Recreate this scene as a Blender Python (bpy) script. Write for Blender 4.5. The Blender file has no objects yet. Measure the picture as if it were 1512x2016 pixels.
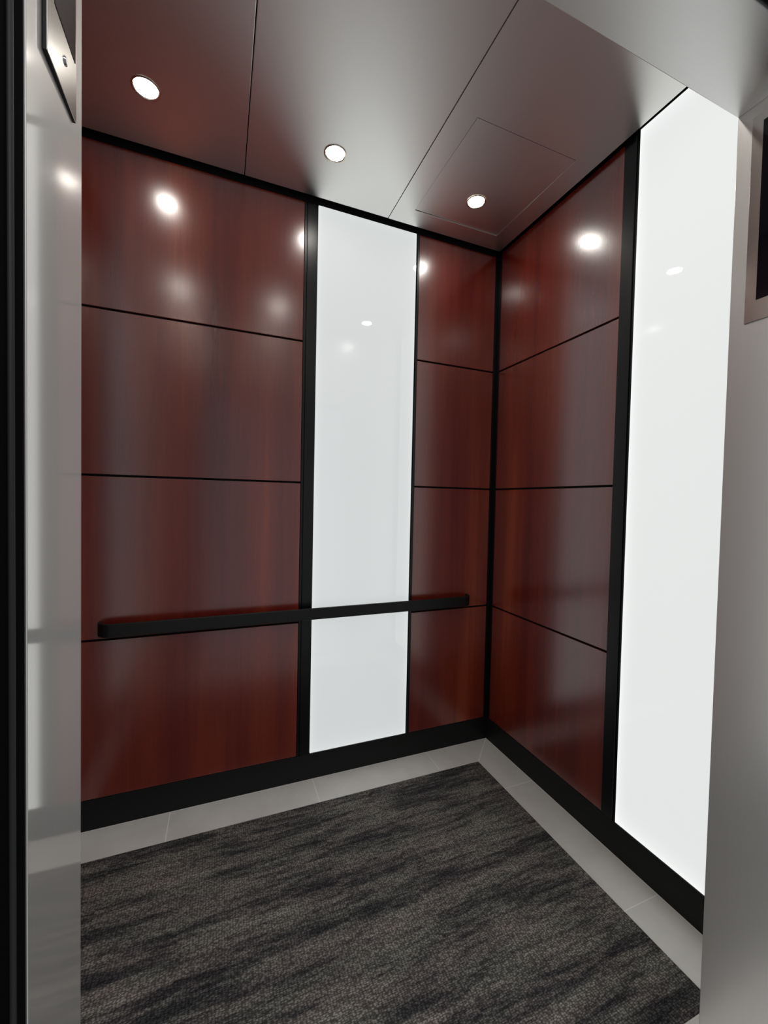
import bpy, bmesh, math
from mathutils import Vector, Matrix
PI = math.pi
scene = bpy.context.scene
COL = scene.collection

# ------------------------------------------------------------------ sizes (metres)
H = 2.70                      # wall height
HC = 2.678                    # underside of the floating ceiling
EB, ER = .0300, .0224         # shadow gap between ceiling and walls
KC = (HC-1.3242)/(H-1.3242)
def cx(x): return -1.3999+(x+1.3999)*KC
def cy(y): return -1.8812+(y+1.8812)*KC
W = 1.98                      # cab width, x from -W to 0
YF = -1.358                   # inner face of the front wall
YN = -1.484                   # hall side of the front wall
XL, XR = -1.5385, -0.4415     # door opening
ZS = 2.109                    # underside of the door head
ZB = 0.1235                   # top of the base
ZT = 2.666                    # top of the back wall panels
ROWS = [(ZB, 0.7546), (0.7546, 1.401), (1.401, 2.0423), (2.0423, ZT)]
GAP = 0.0045

# ------------------------------------------------------------------ helpers
def bx(bm, x0, x1, y0, y1, z0, z1):
    m = Matrix.Translation(((x0+x1)/2, (y0+y1)/2, (z0+z1)/2)) @ Matrix.Diagonal((abs(x1-x0), abs(y1-y0), abs(z1-z0), 1))
    return bmesh.ops.create_cube(bm, size=1, matrix=m)['verts']

def obj(name, bm, mat, parent=None, origin=None, bevel=0.0, seg=2, smooth=False):
    me = bpy.data.meshes.new(name)
    if origin is None:
        xs = [v.co for v in bm.verts]
        lo = Vector((min(c.x for c in xs), min(c.y for c in xs), min(c.z for c in xs)))
        hi = Vector((max(c.x for c in xs), max(c.y for c in xs), max(c.z for c in xs)))
        origin = Vector(((lo.x+hi.x)/2, (lo.y+hi.y)/2, lo.z))
    origin = Vector(origin)
    if bevel:
        bmesh.ops.bevel(bm, geom=list(bm.edges), offset=bevel, segments=seg, affect='EDGES', profile=0.6, clamp_overlap=True)
    bmesh.ops.recalc_face_normals(bm, faces=bm.faces)
    bmesh.ops.translate(bm, verts=bm.verts, vec=-origin)
    bm.to_mesh(me); bm.free()
    if smooth:
        for p in me.polygons: p.use_smooth = True
        try: me.set_sharp_from_angle(angle=math.radians(35))
        except Exception: pass
    me.materials.append(mat)
    o = bpy.data.objects.new(name, me)
    COL.objects.link(o)
    if parent:
        o.parent = parent
        o.location = origin - parent.location
    else:
        o.location = origin
    return o

def thing(name, label, cat, loc, group=None):
    o = bpy.data.objects.new(name, None); COL.objects.link(o)
    o.empty_display_size = 0.05
    o.location = loc; o['label'] = label; o['category'] = cat
    if group: o['group'] = group
    return o

def tag(o, label, cat, group=None):
    o['label'] = label; o['category'] = cat
    if group: o['group'] = group
    return o

def struct(name, bm, mat, parent=None, label=None, **k):
    o = obj(name, bm, mat, parent, **k)
    if not parent: o['kind'] = 'structure'
    if label: o['label'] = label
    return o

def box_obj(name, dims, mat, **k):
    bm = bmesh.new(); bx(bm, *dims); return obj(name, bm, mat, **k)

# ------------------------------------------------------------------ materials
def mat_new(name):
    m = bpy.data.materials.new(name); m.use_nodes = True
    nt = m.node_tree; b = nt.nodes['Principled BSDF']
    return m, nt, b

def N(nt, t, **kw):
    n = nt.nodes.new(t)
    for k, v in kw.items():
        if k.startswith('i_'):
            n.inputs[k[2:].replace('_', ' ')].default_value = v
        else: setattr(n, k, v)
    return n

def ramp(nt, fac, stops, interp='LINEAR'):
    r = nt.nodes.new('ShaderNodeValToRGB'); r.color_ramp.interpolation = interp
    el = r.color_ramp.elements
    while len(el) > 1: el.remove(el[-1])
    el[0].position = stops[0][0]; el[0].color = (*stops[0][1], 1)
    for p, c in stops[1:]:
        e = el.new(p); e.color = (*c, 1)
    nt.links.new(fac, r.inputs['Fac']); return r

def world_pos(nt): return nt.nodes.new('ShaderNodeNewGeometry').outputs['Position']

def mapping(nt, vec, scale=(1, 1, 1), loc=(0, 0, 0), rot=(0, 0, 0)):
    m = nt.nodes.new('ShaderNodeMapping')
    m.inputs['Scale'].default_value = scale; m.inputs['Location'].default_value = loc; m.inputs['Rotation'].default_value = rot
    nt.links.new(vec, m.inputs['Vector']); return m.outputs['Vector']

def noise(nt, vec, scale, detail=4, rough=.5):
    n = nt.nodes.new('ShaderNodeTexNoise'); n.inputs['Scale'].default_value = scale
    n.inputs['Detail'].default_value = detail; n.inputs['Roughness'].default_value = rough
    nt.links.new(vec, n.inputs['Vector']); return n.outputs['Fac']

def math_n(nt, op, a, b=None, clamp=False):
    n = nt.nodes.new('ShaderNodeMath'); n.operation = op; n.use_clamp = clamp
    for i, v in enumerate((a, b)):
        if v is None: continue
        if isinstance(v, (int, float)): n.inputs[i].default_value = v
        else: nt.links.new(v, n.inputs[i])
    return n.outputs[0]

def mixc(nt, fac, a, b, mode='MIX'):
    n = nt.nodes.new('ShaderNodeMix'); n.data_type = 'RGBA'; n.blend_type = mode
    for s, v in (('Factor', fac), ('A', a), ('B', b)):
        sock = [i for i in n.inputs if i.name == s and (i.type == ('VALUE' if s == 'Factor' else 'RGBA'))][0]
        if isinstance(v, (int, float)): sock.default_value = v
        elif isinstance(v, tuple): sock.default_value = (*v, 1)
        else: nt.links.new(v, sock)
    return [o for o in n.outputs if o.type == 'RGBA'][0]

def bump(nt, b, h, strength, dist=.001):
    n = nt.nodes.new('ShaderNodeBump'); n.inputs['Strength'].default_value = strength; n.inputs['Distance'].default_value = dist
    nt.links.new(h, n.inputs['Height']); nt.links.new(n.outputs['Normal'], b.inputs['Normal'])

def make_wood():
    m, nt, b = mat_new('cherry_laminate')
    p = world_pos(nt)
    s = nt.nodes.new('ShaderNodeSeparateXYZ'); nt.links.new(p, s.inputs[0])
    u = math_n(nt, 'SUBTRACT', s.outputs['X'], s.outputs['Y'])
    c = nt.nodes.new('ShaderNodeCombineXYZ'); nt.links.new(u, c.inputs['X']); nt.links.new(s.outputs['Z'], c.inputs['Z'])
    v = c.outputs[0]
    big = noise(nt, mapping(nt, v, (5.0, 1, .35), loc=(2.4, 0, 0.2)), 1.0, 2, .45)
    mid = noise(nt, mapping(nt, v, (26, 1, .9)), 1.0, 4, .6)
    fine = noise(nt, mapping(nt, v, (260, 1, 9)), 1.0, 3, .6)
    a = math_n(nt, 'ADD', math_n(nt, 'MULTIPLY', big, .62), math_n(nt, 'MULTIPLY', mid, .22))
    a = math_n(nt, 'ADD', a, math_n(nt, 'MULTIPLY', fine, .14))
    r = ramp(nt, a, [(.34, (.085, .0065, .0050)), (.45, (.125, .0115, .0062)), (.55, (.175, .020, .0082)), (.66, (.27, .043, .0135))])
    nt.links.new(r.outputs[0], b.inputs['Base Color'])
    b.inputs['Roughness'].default_value = .27
    b.inputs['Specular IOR Level'].default_value = .5
    b.inputs['Coat Weight'].default_value = 1.0
    b.inputs['Coat Roughness'].default_value = .21
    b.inputs['Coat IOR'].default_value = 1.6
    rr = math_n(nt, 'MULTIPLY_ADD', noise(nt, v, 3.0, 1), .03); rr.node.inputs[2].default_value = .235
    nt.links.new(rr, b.inputs['Roughness'])
    return m

def make_black(name, rough, col=(.003, .0032, .0038), spec=.35):
    m, nt, b = mat_new(name)
    f = noise(nt, world_pos(nt), 300, 2)
    r = math_n(nt, 'MULTIPLY_ADD', f, .06); r.node.inputs[2].default_value = rough
    nt.links.new(r, b.inputs['Roughness'])
    b.inputs['Base Color'].default_value = (*col, 1)
    b.inputs['Specular IOR Level'].default_value = spec
    return m

def make_steel(name, col, rough, axis='z', spread=.05, bumpv=.05, aniso=0., grain=(1, 1, 1), smudge=True):
    """satin stainless; very fine brushing along one axis"""
    m, nt, b = mat_new(name)
    p = world_pos(nt)
    sc = {'x': (12, 900, 900), 'y': (900, 12, 900), 'z': (900, 900, 12)}[axis]
    g = noise(nt, mapping(nt, p, sc), 1.0, 2)
    big = noise(nt, p, 3.5, 4)
    r = math_n(nt, 'MULTIPLY_ADD', big, spread); r.node.inputs[2].default_value = rough - spread/2
    nt.links.new(r, b.inputs['Roughness'])
    lo = tuple(c*.94 for c in col)
    cc = mixc(nt, g, lo, col)
    nt.links.new(cc, b.inputs['Base Color'])
    b.inputs['Metallic'].default_value = 1.0
    bump(nt, b, g, bumpv, .0002)
    return m

def make_satin(name, col, r1, r2, mix, axis='z', bumpv=.03):
    """rolled satin steel: a clear lobe over a broad one, with fine brushing"""
    m = make_steel(name, col, r1, axis, .03, bumpv)
    nt = m.node_tree; b = nt.nodes['Principled BSDF']; out = nt.nodes['Material Output']
    c = nt.nodes.new('ShaderNodeBsdfPrincipled')
    c.inputs['Metallic'].default_value = 1.0; c.inputs['Roughness'].default_value = r2
    nt.links.new(b.inputs['Base Color'].links[0].from_socket, c.inputs['Base Color'])
    mx = nt.nodes.new('ShaderNodeMixShader'); mx.inputs[0].default_value = mix
    nt.links.new(b.outputs[0], mx.inputs[1]); nt.links.new(c.outputs[0], mx.inputs[2])
    nt.links.new(mx.outputs[0], out.inputs['Surface'])
    return m

def make_panel_light(name, strength, col, ctr, half, edge):
    """opal glass lit from its edges: slightly brighter towards the rim"""
    m, nt, b = mat_new(name)
    p = world_pos(nt)
    s = nt.nodes.new('ShaderNodeSeparateXYZ'); nt.links.new(p, s.inputs[0])
    ax = s.outputs['X'] if half[0] else s.outputs['Y']
    c0, h0 = (ctr[0], half[0]) if half[0] else (ctr[1], half[1])
    du = math_n(nt, 'DIVIDE', math_n(nt, 'ABSOLUTE', math_n(nt, 'SUBTRACT', ax, c0)), h0)
    dz = math_n(nt, 'DIVIDE', math_n(nt, 'ABSOLUTE', math_n(nt, 'SUBTRACT', s.outputs['Z'], ctr[2])), half[2])
    eu = math_n(nt, 'MULTIPLY', math_n(nt, 'POWER', du, 14.), edge)
    ez = math_n(nt, 'MULTIPLY', math_n(nt, 'POWER', dz, 40.), edge)
    st = math_n(nt, 'MULTIPLY', math_n(nt, 'ADD', math_n(nt, 'ADD', eu, ez), 1.0), strength)
    b.inputs['Base Color'].default_value = (.22, .23, .23, 1)
    b.inputs['Roughness'].default_value = .02
    b.inputs['Specular IOR Level'].default_value = .5
    b.inputs['Emission Color'].default_value = (*col, 1)
    nt.links.new(st, b.inputs['Emission Strength'])
    return m

def make_tile():
    m, nt, b = mat_new('porcelain_tile')
    p = world_pos(nt)
    f = noise(nt, p, 5, 5, .6)
    r = ramp(nt, f, [(.3, (.60, .58, .55)), (.7, (.72, .70, .665))])
    nt.links.new(r.outputs[0], b.inputs['Base Color'])
    b.inputs['Roughness'].default_value = .5
    bump(nt, b, noise(nt, p, 180, 3), .08, .0005)
    return m

def make_carpet():
    m, nt, b = mat_new('streaked_loop_carpet')
    p = world_pos(nt)
    # broad smeared streaks running along x, broken up into soft blocks
    s = nt.nodes.new('ShaderNodeSeparateXYZ'); nt.links.new(p, s.inputs[0])
    cell = math_n(nt, 'FLOOR', math_n(nt, 'MULTIPLY', math_n(nt, 'ADD', s.outputs['X'], .01), 4.0))
    wn = nt.nodes.new('ShaderNodeTexWhiteNoise'); wn.noise_dimensions = '1D'; nt.links.new(cell, wn.inputs['W'])
    c = nt.nodes.new('ShaderNodeCombineXYZ'); nt.links.new(s.outputs['X'], c.inputs['X'])
    nt.links.new(math_n(nt, 'ADD', s.outputs['Y'], math_n(nt, 'MULTIPLY', wn.outputs['Value'], .035)), c.inputs['Y'])
    pc = c.outputs[0]
    a1 = noise(nt, mapping(nt, pc, (1.9, 13.0, 1), loc=(.4, 1.1, 0)), 1.0, 6, .66)
    a2 = noise(nt, mapping(nt, pc, (6.5, 60, 1), loc=(2.4, .1, 0)), 1.0, 4, .65)
    st = math_n(nt, 'ADD', math_n(nt, 'MULTIPLY', a1, .62), math_n(nt, 'MULTIPLY', a2, .38))
    base = ramp(nt, st, [(.39, (.038, .037, .040)), (.45, (.070, .067, .067)), (.515, (.155, .145, .133)), (.62, (.25, .23, .205))])
    # knitted loops: staggered rows
    w1 = nt.nodes.new('ShaderNodeTexVoronoi'); w1.inputs['Scale'].default_value = 1.0
    w1.inputs['Randomness'].default_value = .55
    nt.links.new(mapping(nt, p, (125, 215, 1)), w1.inputs['Vector'])
    loop = ramp(nt, w1.outputs['Distance'], [(.0, (1.65, 1.65, 1.65)), (.35, (1.1, 1.1, 1.1)), (.62, (.38, .38, .38))])
    cr = noise(nt, p, 420, 2)
    cc = mixc(nt, 1.0, base.outputs[0], loop.outputs[0], 'MULTIPLY')
    tint = ramp(nt, noise(nt, mapping(nt, p, (4, 14, 1), loc=(7, 3, 0)), 1.0, 3), [(.4, (1.04, .98, 1.0)), (.6, (.97, 1.0, .98))])
    cc = mixc(nt, 1.0, cc, tint.outputs[0], 'MULTIPLY')
    sp = ramp(nt, cr, [(.3, (.72, .72, .72)), (.7, (1.25, 1.25, 1.25))])
    cc = mixc(nt, 1.0, cc, sp.outputs[0], 'MULTIPLY')
    nt.links.new(cc, b.inputs['Base Color'])
    b.inputs['Roughness'].default_value = .95
    b.inputs['Specular IOR Level'].default_value = .15
    hh = math_n(nt, 'SUBTRACT', 1.0, w1.outputs['Distance'])
    bump(nt, b, hh, .55, .002)
    return m

def make_plain(name, col, rough=.5, metal=0., emit=None):
    m, nt, b = mat_new(name)
    f = noise(nt, world_pos(nt), 120, 2)
    c = mixc(nt, f, tuple(x*.93 for x in col), col)
    nt.links.new(c, b.inputs['Base Color'])
    b.inputs['Roughness'].default_value = rough; b.inputs['Metallic'].default_value = metal
    if emit:
        b.inputs['Emission Color'].default_value = (*emit[0], 1); b.inputs['Emission Strength'].default_value = emit[1]
    return m

WOOD = make_wood()
BLACK = make_black('black_satin_metal', .30)
BASEM = make_black('black_base', .5, (.0035, .0038, .0042), .3)
VOID = make_black('black_backing', .7, (.003, .003, .0032), .2)
RAILM = make_black('black_powder_coat', .42, (.004, .0045, .0045), .32)
CEILM = make_satin('ceiling_satin_steel', (.88, .87, .84), .345, .55, .06, 'y', .03)
nt_ = CEILM.node_tree                       # brushed front to back: blurs sideways
for n_ in list(nt_.nodes):
    if n_.type == 'BSDF_PRINCIPLED' and n_.inputs['Roughness'].is_linked:
        n_.inputs['Anisotropic'].default_value = .88
        cv_ = nt_.nodes.new('ShaderNodeCombineXYZ'); cv_.inputs['X'].default_value = 1.0
        nt_.links.new(cv_.outputs[0], n_.inputs['Tangent'])
JAMBM = make_satin('jamb_satin_steel', (.93, .91, .88), .065, .5, .53, 'z', .015)
JAMBR = make_satin('return_satin_steel', (.80, .785, .765), .22, .5, .6, 'z', .02)
SOFFM = make_satin('head_satin_steel', (.86, .855, .84), .33, .6, .42, 'x', .03)
PLATE = make_steel('plate_brushed_steel', (.84, .82, .76), .17, 'x', .03, .03)
TILE = make_tile()
GROUT = make_plain('pale_grout', (.85, .83, .80), .8)
CARPET = make_carpet()
SCREEN = make_plain('dark_glass', (.004, .0045, .008), .06)
SCREENL = make_plain('grey_glass', (.012, .0125, .013), .08)
CHROME = make_plain('chrome_ring', (.75, .68, .58), .18, 1.0)
SCREW = make_plain('screw_steel', (.35, .34, .33), .25, 1.0)
LENS = make_plain('lamp_lens', (.8, .8, .8), .3, 0, ((1.0, .955, .885), 82.0))
RUBBER = make_black('door_rubber', .5, (.012, .0125, .0125), .3)
DOORM = make_black('door_edge_black', .85, (.0025, .0025, .0026), .02)
ALU = make_steel('sill_aluminium', (.55, .55, .54), .4, 'x')
LITE_A = make_panel_light('lit_opal_glass_back', .585, (.965, 1.0, 1.0), (-.7515, 0, 1.395), (.2485, 0, 1.271), .14)
LITE_B = make_panel_light('lit_opal_glass_side', .74, (.975, 1.0, .985), (0, -1.055, 1.405), (0, .247, 1.283), .22)

# ------------------------------------------------------------------ floor
bm = bmesh.new(); bx(bm, -W-.05, .05, YN, .05, -.06, -.0007)
struct('floor', bm, GROUT)
# tiled border: one mesh of cut tiles under the floor's own name
TW, CF = -.165, -1.240
def quad(bm, pts, z0, z1):
    n = len(pts)
    lo = [bm.verts.new((x, y, z0)) for x, y in pts]; hi = [bm.verts.new((x, y, z1)) for x, y in pts]
    bm.faces.new(hi); bm.faces.new(lo[::-1])
    for i in range(n): bm.faces.new((lo[i], lo[(i+1) % n], hi[(i+1) % n], hi[i]))
bm = bmesh.new(); g = .0022; k = .005
tz = (-.004, .0)
ex = -W + .09
bj = [-.3819, -.9863, -1.587]
# back strip, mitred at the right corner
quad(bm, [(bj[0]+g, -k), (-k-2*g, -k), (TW-g, TW+g), (bj[0]+g, TW+g)], *tz)
quad(bm, [(bj[1]+g, -k), (bj[0]-g, -k), (bj[0]-g, TW+g), (bj[1]+g, TW+g)], *tz)
quad(bm, [(bj[2]+g, -k), (bj[1]-g, -k), (bj[1]-g, TW+g), (bj[2]+g, TW+g)], *tz)
quad(bm, [(-W+k+2*g, -k), (bj[2]-g, -k), (bj[2]-g, TW+g), (ex+g, TW+g)], *tz)
sj = [-.3724, -.9774]
yfr = CF + .0
for side in (0, 1):
    f = (lambda x: x) if side == 0 else (lambda x: -W - (x if x > -.1 else x+.075))
    def q(pts):
        pts = [(f(x), y) for x, y in pts]
        quad(bm, pts if side == 0 else pts[::-1], *tz)
    q([(TW+g, TW-g), (TW+g, sj[0]+g), (-k, sj[0]+g), (-k, -k-2*g)])
    q([(TW+g, sj[0]-g), (TW+g, sj[1]+g), (-k, sj[1]+g), (-k, sj[0]-g)])
    q([(TW+g, sj[1]-g), (TW+g, CF+g), (-k, CF-.118), (-k, sj[1]-g)])
for a, b_ in ((-k-3*g, bj[0]+g), (bj[0]-g, bj[1]+g), (bj[1]-g, bj[2]+g), (bj[2]-g, -W+k+3*g)):
    aa = TW-g if a > -.1 else a; bb = ex+g if b_ < -1.9 else b_
    quad(bm, [(aa, CF-g), (bb, CF-g), (b_, CF-.118), (a, CF-.118)][::-1], *tz)
struct('trim_1', bm, TILE, label='grey porcelain tile border around the carpet')
bm = bmesh.new(); bx(bm, ex+.0012, TW-.0012, CF+.0012, TW-.0012, -.004, .003)
tag(obj('carpet', bm, CARPET, bevel=.0012), 'charcoal and grey streaked loop carpet laid inside the tile border', 'carpet')
bm = bmesh.new()
bx(bm, XL-.02, XR+.02, YN-.10, YN-.002, -.03, 0)
for i in range(4):
    y = YN-.02-.02*i; bx(bm, XL-.02, XR+.02, y-.004, y+.004, -.001, .0025)
tag(obj('door_sill', bm, ALU), 'grooved metal sill under the open lift doorway', 'sill')

# ------------------------------------------------------------------ wall shells (black backing behind the panels)
T = .04
bm = bmesh.new(); bx(bm, -W-T, T, .012, .012+T, 0, H+.10); struct('wall_back', bm, VOID)
bm = bmesh.new(); bx(bm, .012, .012+T, YF-.12, .012, 0, H+.10); struct('wall_right', bm, VOID)
bm = bmesh.new(); bx(bm, -W-.012-T, -W-.012, YF-.12, .012, 0, H+.10); struct('wall_left', bm, VOID)
# base boards
bm = bmesh.new(); bx(bm, -W, 0, -.001, .012, 0, ZB-.002); struct('baseboard_back', bm, BASEM, bevel=.0015)
bm = bmesh.new(); bx(bm, -.001, .012, YF, -.001, 0, ZB-.002); struct('baseboard_right', bm, BASEM, bevel=.0015)
bm = bmesh.new(); bx(bm, -W-.012, -W+.001, YF, -.001, 0, ZB-.002); struct('baseboard_left', bm, BASEM, bevel=.0015)

# ------------------------------------------------------------------ black trims
XA0, XA1, XA2, XA3 = -1.0626, -1.0, -.503, -.486
def trim(n, boxes, bevel=.0012, m=BLACK, label=None):
    bm = bmesh.new()
    for d in boxes: bx(bm, *d)
    struct('trim_%d' % n, bm, m, bevel=bevel, label=label)
zc = H+.05
trim(2, [(XA0, XA0+.0075, -.004, .012, ZB, ZT), (XA0+.0075, XA0+.013, .003, .012, ZB, ZT),
         (XA0+.013, XA1-.006, -.003, .012, ZB, ZT), (XA1-.006, XA1-.001, .002, .012, ZB, ZT)], label='black upright strip left of the lit back panel')
trim(3, [(XA2+.001, XA2+.006, .003, .012, ZB, ZT), (XA2+.006, XA3, -.003, .012, ZB, ZT)], label='thin black upright strip right of the lit back panel')
trim(4, [(-.021, -.0005, -.003, .012, ZB, zc), (-.003, .012, -.024, -.003, ZB, zc)], label='black corner trim between back and right walls')
trim(5, [(-W, -.021, .003, .012, ZT+.002, H+.06)], m=VOID, label='black shadow gap above the back wall panels')
YB0, YB1 = -.7484, -.8082
trim(6, [(-.003, .012, YB0-.048, YB0, ZB, zc), (.002, .012, YB1+.001, YB0-.048, ZB, zc)], label='black upright strip on the right wall')
trim(7, [(-.003, .012, YF+.002, -1.303, ZB, zc)], label='black upright strip by the front wall')
trim(8, [(-W-.012, -W+.003, YB0-.048, YB0, ZB, zc), (-W-.012, -W-.002, YB1+.001, YB0-.048, ZB, zc),
         (-W-.012, -W+.003, YF+.002, -1.303, ZB, zc), (-W+.0005, -W+.021, -.003, .012, ZB, zc), (-W-.012, -W+.003, -.024, -.003, ZB, zc)])

# ------------------------------------------------------------------ wood panels
rown = ['bottom', 'second lowest', 'second highest', 'top']
def wood(x0, x1, y0, y1, label, group, rows=ROWS):
    for i, (z0, z1) in enumerate(rows):
        a = z0 + (GAP if i else .0005); b_ = z1 - (GAP if i < 3 else .001)
        bm = bmesh.new(); bx(bm, x0, x1, y0, y1, a, b_)
        tag(obj('wood_panel', bm, WOOD, bevel=.0008), label % rown[i], 'wall panel', group)
wood(-W+.0225, XA0-.0012, 0, .011, '%s glossy cherry wood panel in the wide column left of the lit back panel', 'wide cherry panels on the back wall')
wood(XA3+.0012, -.0225, 0, .011, '%s cherry wood panel in the narrow column right of the lit back panel', 'narrow cherry panels on the back wall')
RB = ROWS[:3] + [(ROWS[3][0], 2.682)]
wood(0, .011, YB0+.0012, -.0255, '%s glossy cherry wood panel on the right wall', 'cherry panels on the right wall', RB)
wood(-W-.011, -W, YB0+.0012, -.0255, '%s cherry wood panel on the left wall, seen only in reflections', 'cherry panels on the left wall', RB)

# ------------------------------------------------------------------ lit glass panels
def lit(x0, x1, y0, y1, z0, z1, mat, label):
    bm = bmesh.new(); bx(bm, x0, x1, y0, y1, z0, z1)
    return tag(obj('light_panel', bm, mat, bevel=.0006), label, 'light panel')
lit(XA1, XA2, 0, .010, ZB+.001, ZT, LITE_A, 'glowing white glass light panel on the back wall behind the handrail')
lit(0, .010, -1.3015, YB1, ZB+.001, 2.690, LITE_B, 'bright white glass light panel on the right wall near the doorway')
lit(-W-.010, -W, -1.3015, YB1, ZB+.001, 2.690, LITE_B, 'white glass light panel on the left wall, seen only in reflections')

# ------------------------------------------------------------------ handrail
def rail_mesh():
    z0, z1 = .7775, .829
    x0, x1, yo, th, r = -1.842, -.150, -.060, .012, .052
    pts = [(x0, -.002)]
    n = 10
    path = [(x0, -.0005)]
    cy = yo + r
    for i in range(n+1):
        a = PI + (PI/2)*i/n
        path.append((x0+r+r*math.cos(a), cy+r*math.sin(a)))
    for i in range(n+1):
        a = 1.5*PI + (PI/2)*i/n
        path.append((x1-r+r*math.cos(a), cy+r*math.sin(a)))
    path.append((x1, -.0005))
    bm = bmesh.new(); rings = []
    for i, (x, y) in enumerate(path):
        p = Vector(path[max(i-1, 0)]); q = Vector(path[min(i+1, len(path)-1)])
        t = (q-p).normalized(); nn = Vector((-t.y, t.x))     # inward
        e = .002
        prof = [(0, z0+e), (e, z0), (th-e, z0), (th, z0+e), (th, z1-e), (th-e, z1), (e, z1), (0, z1-e)]
        rings.append([bm.verts.new((x+nn.x*d, y+nn.y*d, z)) for d, z in prof])
    for a, b_ in zip(rings, rings[1:]):
        for i in range(8): bm.faces.new((a[i], a[(i+1) % 8], b_[(i+1) % 8], b_[i]))
    bm.faces.new(rings[0]); bm.faces.new(rings[-1][::-1])
    return bm
hr = thing('handrail', 'long black flat handrail across the back wall', 'handrail', (-.996, 0, .7775))
obj('rail_bar', rail_mesh(), RAILM, hr, smooth=True)
for x in (-1.33, -.45):
    bm = bmesh.new()
    bmesh.ops.create_cone(bm, cap_ends=True, segments=24, radius1=.009, radius2=.009, depth=.046,
                          matrix=Matrix.Translation((x, -.0245, .803)) @ Matrix.Rotation(PI/2, 4, 'X'))
    obj('standoff_bracket', bm, RAILM, hr, smooth=True)

# ------------------------------------------------------------------ ceiling
bm = bmesh.new(); bx(bm, -W-.05, .05, YF-.12, .05, H+.07, H+.11); struct('ceiling', bm, VOID)
HX0, HX1, HY0, HY1 = cx(-.5625), cx(-.0986), cy(-.1025), cy(-.607)
gs = .0016
def cpanel(x0, x1, label, hole=None):
    bm = bmesh.new()
    y0, y1 = YF+.001, -EB
    if hole:
        a, b_, c, d = hole
        xs = [x0, a, b_, x1]; ys = [y0, c, d, y1]
        zb, zt = HC, HC+.015
        V = {}
        for i, x in enumerate(xs):
            for j, y in enumerate(ys):
                for l, z in enumerate((zb, zt)): V[i, j, l] = bm.verts.new((x, y, z))
        for i in range(3):
            for j in range(3):
                if (i, j) == (1, 1): continue
                for l in (0, 1): bm.faces.new([V[i, j, l], V[i+1, j, l], V[i+1, j+1, l], V[i, j+1, l]])
        def side(p, q): bm.faces.new([V[(*p, 0)], V[(*q, 0)], V[(*q, 1)], V[(*p, 1)]])
        for i in range(3):
            side((i, 0), (i+1, 0)); side((i, 3), (i+1, 3)); side((0, i), (0, i+1)); side((3, i), (3, i+1))
        for p, q in (((1, 1), (2, 1)), ((2, 1), (2, 2)), ((2, 2), (1, 2)), ((1, 2), (1, 1))): side(p, q)
        o = obj('ceiling_panel', bm, CEILM)
        bv = o.modifiers.new('soft_edge', 'BEVEL'); bv.width = .0006; bv.segments = 2; bv.limit_method = 'ANGLE'
    else:
        bx(bm, x0, x1, y0, y1, HC, HC+.015)
        o = obj('ceiling_panel', bm, CEILM, bevel=.0018)
    return tag(o, label, 'ceiling panel', 'brushed metal ceiling panels')
cpanel(-W+ER, cx(-1.3215)-gs, 'left brushed metal ceiling panel, reflecting dark red wood')
cpanel(cx(-1.3215)+gs, cx(-.6594)-gs, 'middle brushed metal ceiling panel with pale reflection of the lit back panel')
cpanel(cx(-.6594)+gs, -ER, 'right brushed metal ceiling panel with a square access hatch cut in it',
       (HX0-.0012, HX1+.0012, HY1-.0012, HY0+.0012))
bm = bmesh.new(); bx(bm, HX0+.0006, HX1-.0008, HY1+.0003, HY0-.0008, HC, HC+.012)
hatch = tag(obj('access_hatch', bm, CEILM, bevel=.0004, origin=((HX0+HX1)/2, HY0, HC)),
            'square metal access hatch in the ceiling around the right downlight', 'hatch')

hatch.rotation_euler.x = .006; hatch.location.z += .003

# downlights: ring + lens, two rows of three
def downlight(x, y, z, label):
    t = thing('downlight', label, 'ceiling light', (x, y, z), 'recessed ceiling downlights')
    bm = bmesh.new(); rings = []
    seg = 48
    prof = [(.0440, .0), (.0440, -.0012), (.0415, -.0026), (.0385, -.0026), (.0365, -.0010), (.0350, .0)]
    for r, dz in prof:
        rings.append([bm.verts.new((x+r*math.cos(2*PI*i/seg), y+r*math.sin(2*PI*i/seg), z+dz)) for i in range(seg)])
    for a, b_ in zip(rings, rings[1:]):
        for i in range(seg): bm.faces.new((a[i], a[(i+1) % seg], b_[(i+1) % seg], b_[i]))
    obj('trim_ring', bm, CHROME, t, smooth=True)
    bm = bmesh.new()
    rings = []
    for r, dz in ((.0352, -.0004), (.030, -.0012), (.020, -.0020), (.010, -.0024)):
        rings.append([bm.verts.new((x+r*math.cos(2*PI*i/seg), y+r*math.sin(2*PI*i/seg), z+dz)) for i in range(seg)])
    for a, b_ in zip(rings, rings[1:]):
        for i in range(seg): bm.faces.new((a[i], a[(i+1) % seg], b_[(i+1) % seg], b_[i]))
    bm.faces.new(rings[-1][::-1])
    obj('lens', bm, LENS, t, smooth=True)
ROW1, ROW2 = cy(-.2584), -1.105
downlight(cx(-1.650), ROW1, HC, 'bright round downlight in the left ceiling panel near the back wall')
downlight(cx(-.9928), ROW1, HC, 'bright round downlight in the middle ceiling panel near the back wall')
downlight(cx(-.3295), ROW1, HC+.0016, 'bright round downlight in the access hatch by the back right corner')
downlight(-1.66, ROW2, HC, 'front row downlight in the left ceiling panel, seen only as reflections')
downlight(-1.04, ROW2, HC, 'front row downlight in the middle ceiling panel, seen only as reflections')
downlight(-.381, ROW2, HC, 'front row downlight in the right ceiling panel, seen only as reflections')

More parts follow.
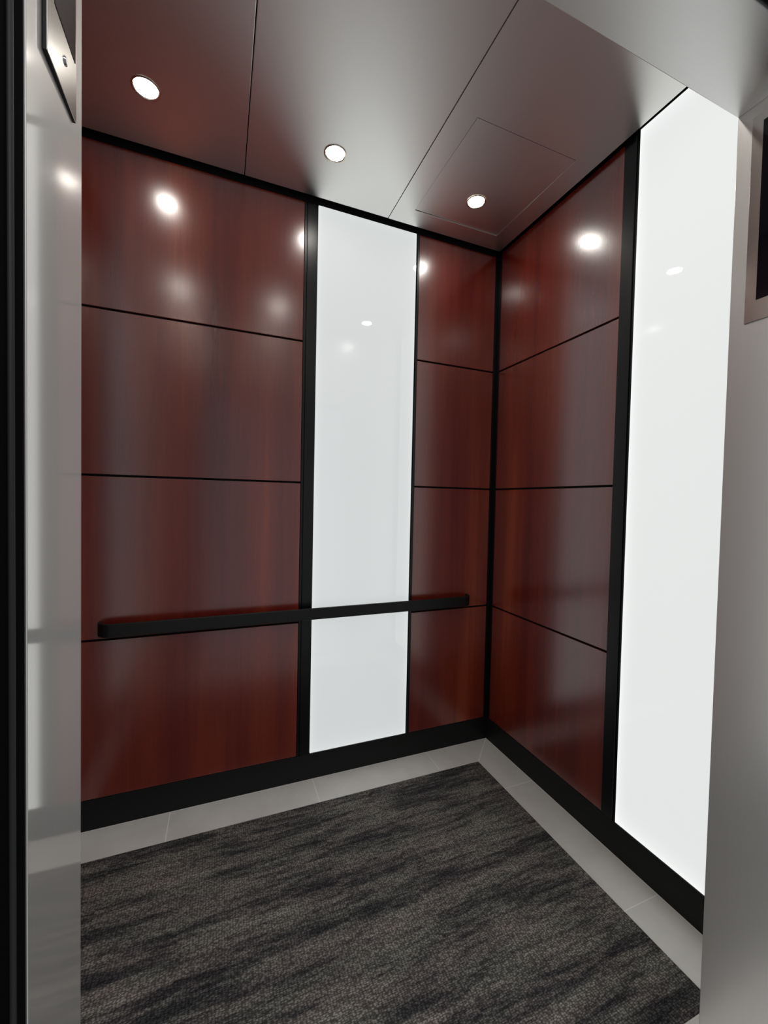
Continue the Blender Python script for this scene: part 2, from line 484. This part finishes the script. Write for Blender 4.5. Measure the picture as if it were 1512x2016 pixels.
# ------------------------------------------------------------------ front wall: two returns and the head
bm = bmesh.new(); quad(bm, [(-W-.052, YN), (XL-.0018, YN), (XL, YF), (-W-.052, YF)], 0, H+.05); struct('wall_front_left', bm, JAMBM, bevel=.0008)
bm = bmesh.new(); bx(bm, XR, .052, YN, YF, 0, H+.10); struct('wall_front_right', bm, JAMBR, bevel=.0008)
bm = bmesh.new(); bx(bm, XL+.0002, XR-.0002, YN, YF, ZS, H+.05); struct('wall_front_top', bm, SOFFM, bevel=.0012)

# indicator plates on the two returns
def indicator(side, label):
    s = 1 if side == 'L' else -1
    X = XL if side == 'L' else XR
    t = thing('indicator_plate', label, 'indicator', (X, -1.4185, 1.6885), 'steel indicator plates in the door returns')
    y0, y1, z0, z1 = -1.456, -1.3845, 1.6885, 2.085
    f = lambda d: X + s*d
    bm = bmesh.new(); bx(bm, f(-.0006), f(.0019), y0, y1, z0, z1)
    obj('shaded_plate_side', bm, BASEM, t)  # steel plate's sides coloured black to stand in for the shade on them
    bm = bmesh.new(); bx(bm, f(.0019), f(.0025), y0, y1, z0, z1)
    obj('faceplate', bm, PLATE, t, bevel=.0002)
    if side == 'L': sy0, sy1, sz0, sz1 = -1.4405, -1.3885, 1.742, 2.066
    else: sy0, sy1, sz0, sz1 = -1.4435, -1.4025, 1.728, 2.068
    bm = bmesh.new(); bx(bm, f(.0025), f(.0030), sy0, sy1, sz0, sz1)
    obj('display_screen', bm, SCREENL if side == 'L' else SCREEN, t, bevel=.0002)
    for z in (1.7185, 2.076):
        if side == 'R' and z < 1.8: continue
        bm = bmesh.new()
        bmesh.ops.create_cone(bm, cap_ends=True, segments=20, radius1=.004, radius2=.0032, depth=.0016,
                              matrix=Matrix.Translation((f(.0032), -1.4155, z)) @ Matrix.Rotation(s*PI/2, 4, 'Y'))
        obj('screw', bm, SCREW, t, smooth=True)
indicator('L', 'brushed steel indicator plate on the left door return')
indicator('R', 'steel plate with tall dark display on the right door return')

# ------------------------------------------------------------------ retracted door, left, and the door track slot over the head
dr = bpy.data.objects.new('door_1', None); COL.objects.link(dr); dr.location = (-1.97, -1.515, 0); dr['kind'] = 'structure'
bm = bmesh.new(); bx(bm, -2.40, -1.5412, -1.532, -1.4855, .006, 2.105); obj('door_leaf', bm, DOORM, dr, bevel=.001, seg=2)
bm = bmesh.new()
bmesh.ops.create_cone(bm, cap_ends=True, segments=24, radius1=.0028, radius2=.0028, depth=2.09,
                      matrix=Matrix.Translation((-1.5410, -1.5095, 1.056)))
obj('rubber_edge', bm, RUBBER, dr, smooth=True)
bm = bmesh.new(); bx(bm, -2.4, .45, -1.60, YN-.004, ZS+.004, H+.05); struct('trim_9', bm, VOID, label='black door track above the head')
bm = bmesh.new(); bx(bm, -2.4, XL-.02, -1.60, -1.536, 0, ZS+.003); struct('trim_10', bm, VOID, label='black shaft wall beside the left door edge')
bm = bmesh.new(); bx(bm, XR+.02, .45, -1.60, YN-.004, 0, ZS+.003); struct('trim_11', bm, VOID, label='black shaft wall beside the right door edge')

# ------------------------------------------------------------------ light from the hall
w = bpy.data.worlds.new('hall'); scene.world = w; w.use_nodes = True
w.node_tree.nodes['Background'].inputs[0].default_value = (.93, .96, 1.0, 1)
w.node_tree.nodes['Background'].inputs[1].default_value = .40
la = bpy.data.lights.new('hall_fill_light', 'AREA'); la.shape = 'RECTANGLE'; la.size = 1.8; la.size_y = .8; la.energy = 36; la.color = (.97, .98, 1.0)  # unseen lamp added on the hall side to brighten left return and floor
lo = bpy.data.objects.new('hall_fill_light', la); COL.objects.link(lo); lo.location = (-.1, -2.9, 2.75)

# ------------------------------------------------------------------ camera
yaw, pitch, roll, f = -.3801, -.0270, .0213, 802.24
F = Vector((-math.sin(yaw)*math.cos(pitch), math.cos(yaw)*math.cos(pitch), math.sin(pitch)))
rt = Vector((math.cos(yaw), math.sin(yaw), 0)); up = rt.cross(F)
R = rt*math.cos(roll)+up*math.sin(roll); U = up*math.cos(roll)-rt*math.sin(roll)
cd = bpy.data.cameras.new('camera'); cam = bpy.data.objects.new('camera', cd); COL.objects.link(cam)
M = Matrix((R, U, -F)).transposed().to_4x4(); M.translation = Vector((-1.3999, -1.8812, 1.3242))
cam.matrix_world = M
cd.sensor_fit = 'HORIZONTAL'; cd.sensor_width = 36; cd.lens = f*36/1512; cd.clip_start = .01
scene.camera = cam
scene.view_settings.view_transform = 'Standard'; scene.view_settings.look = 'None'
scene.view_settings.gamma = 1; scene.view_settings.exposure = 0
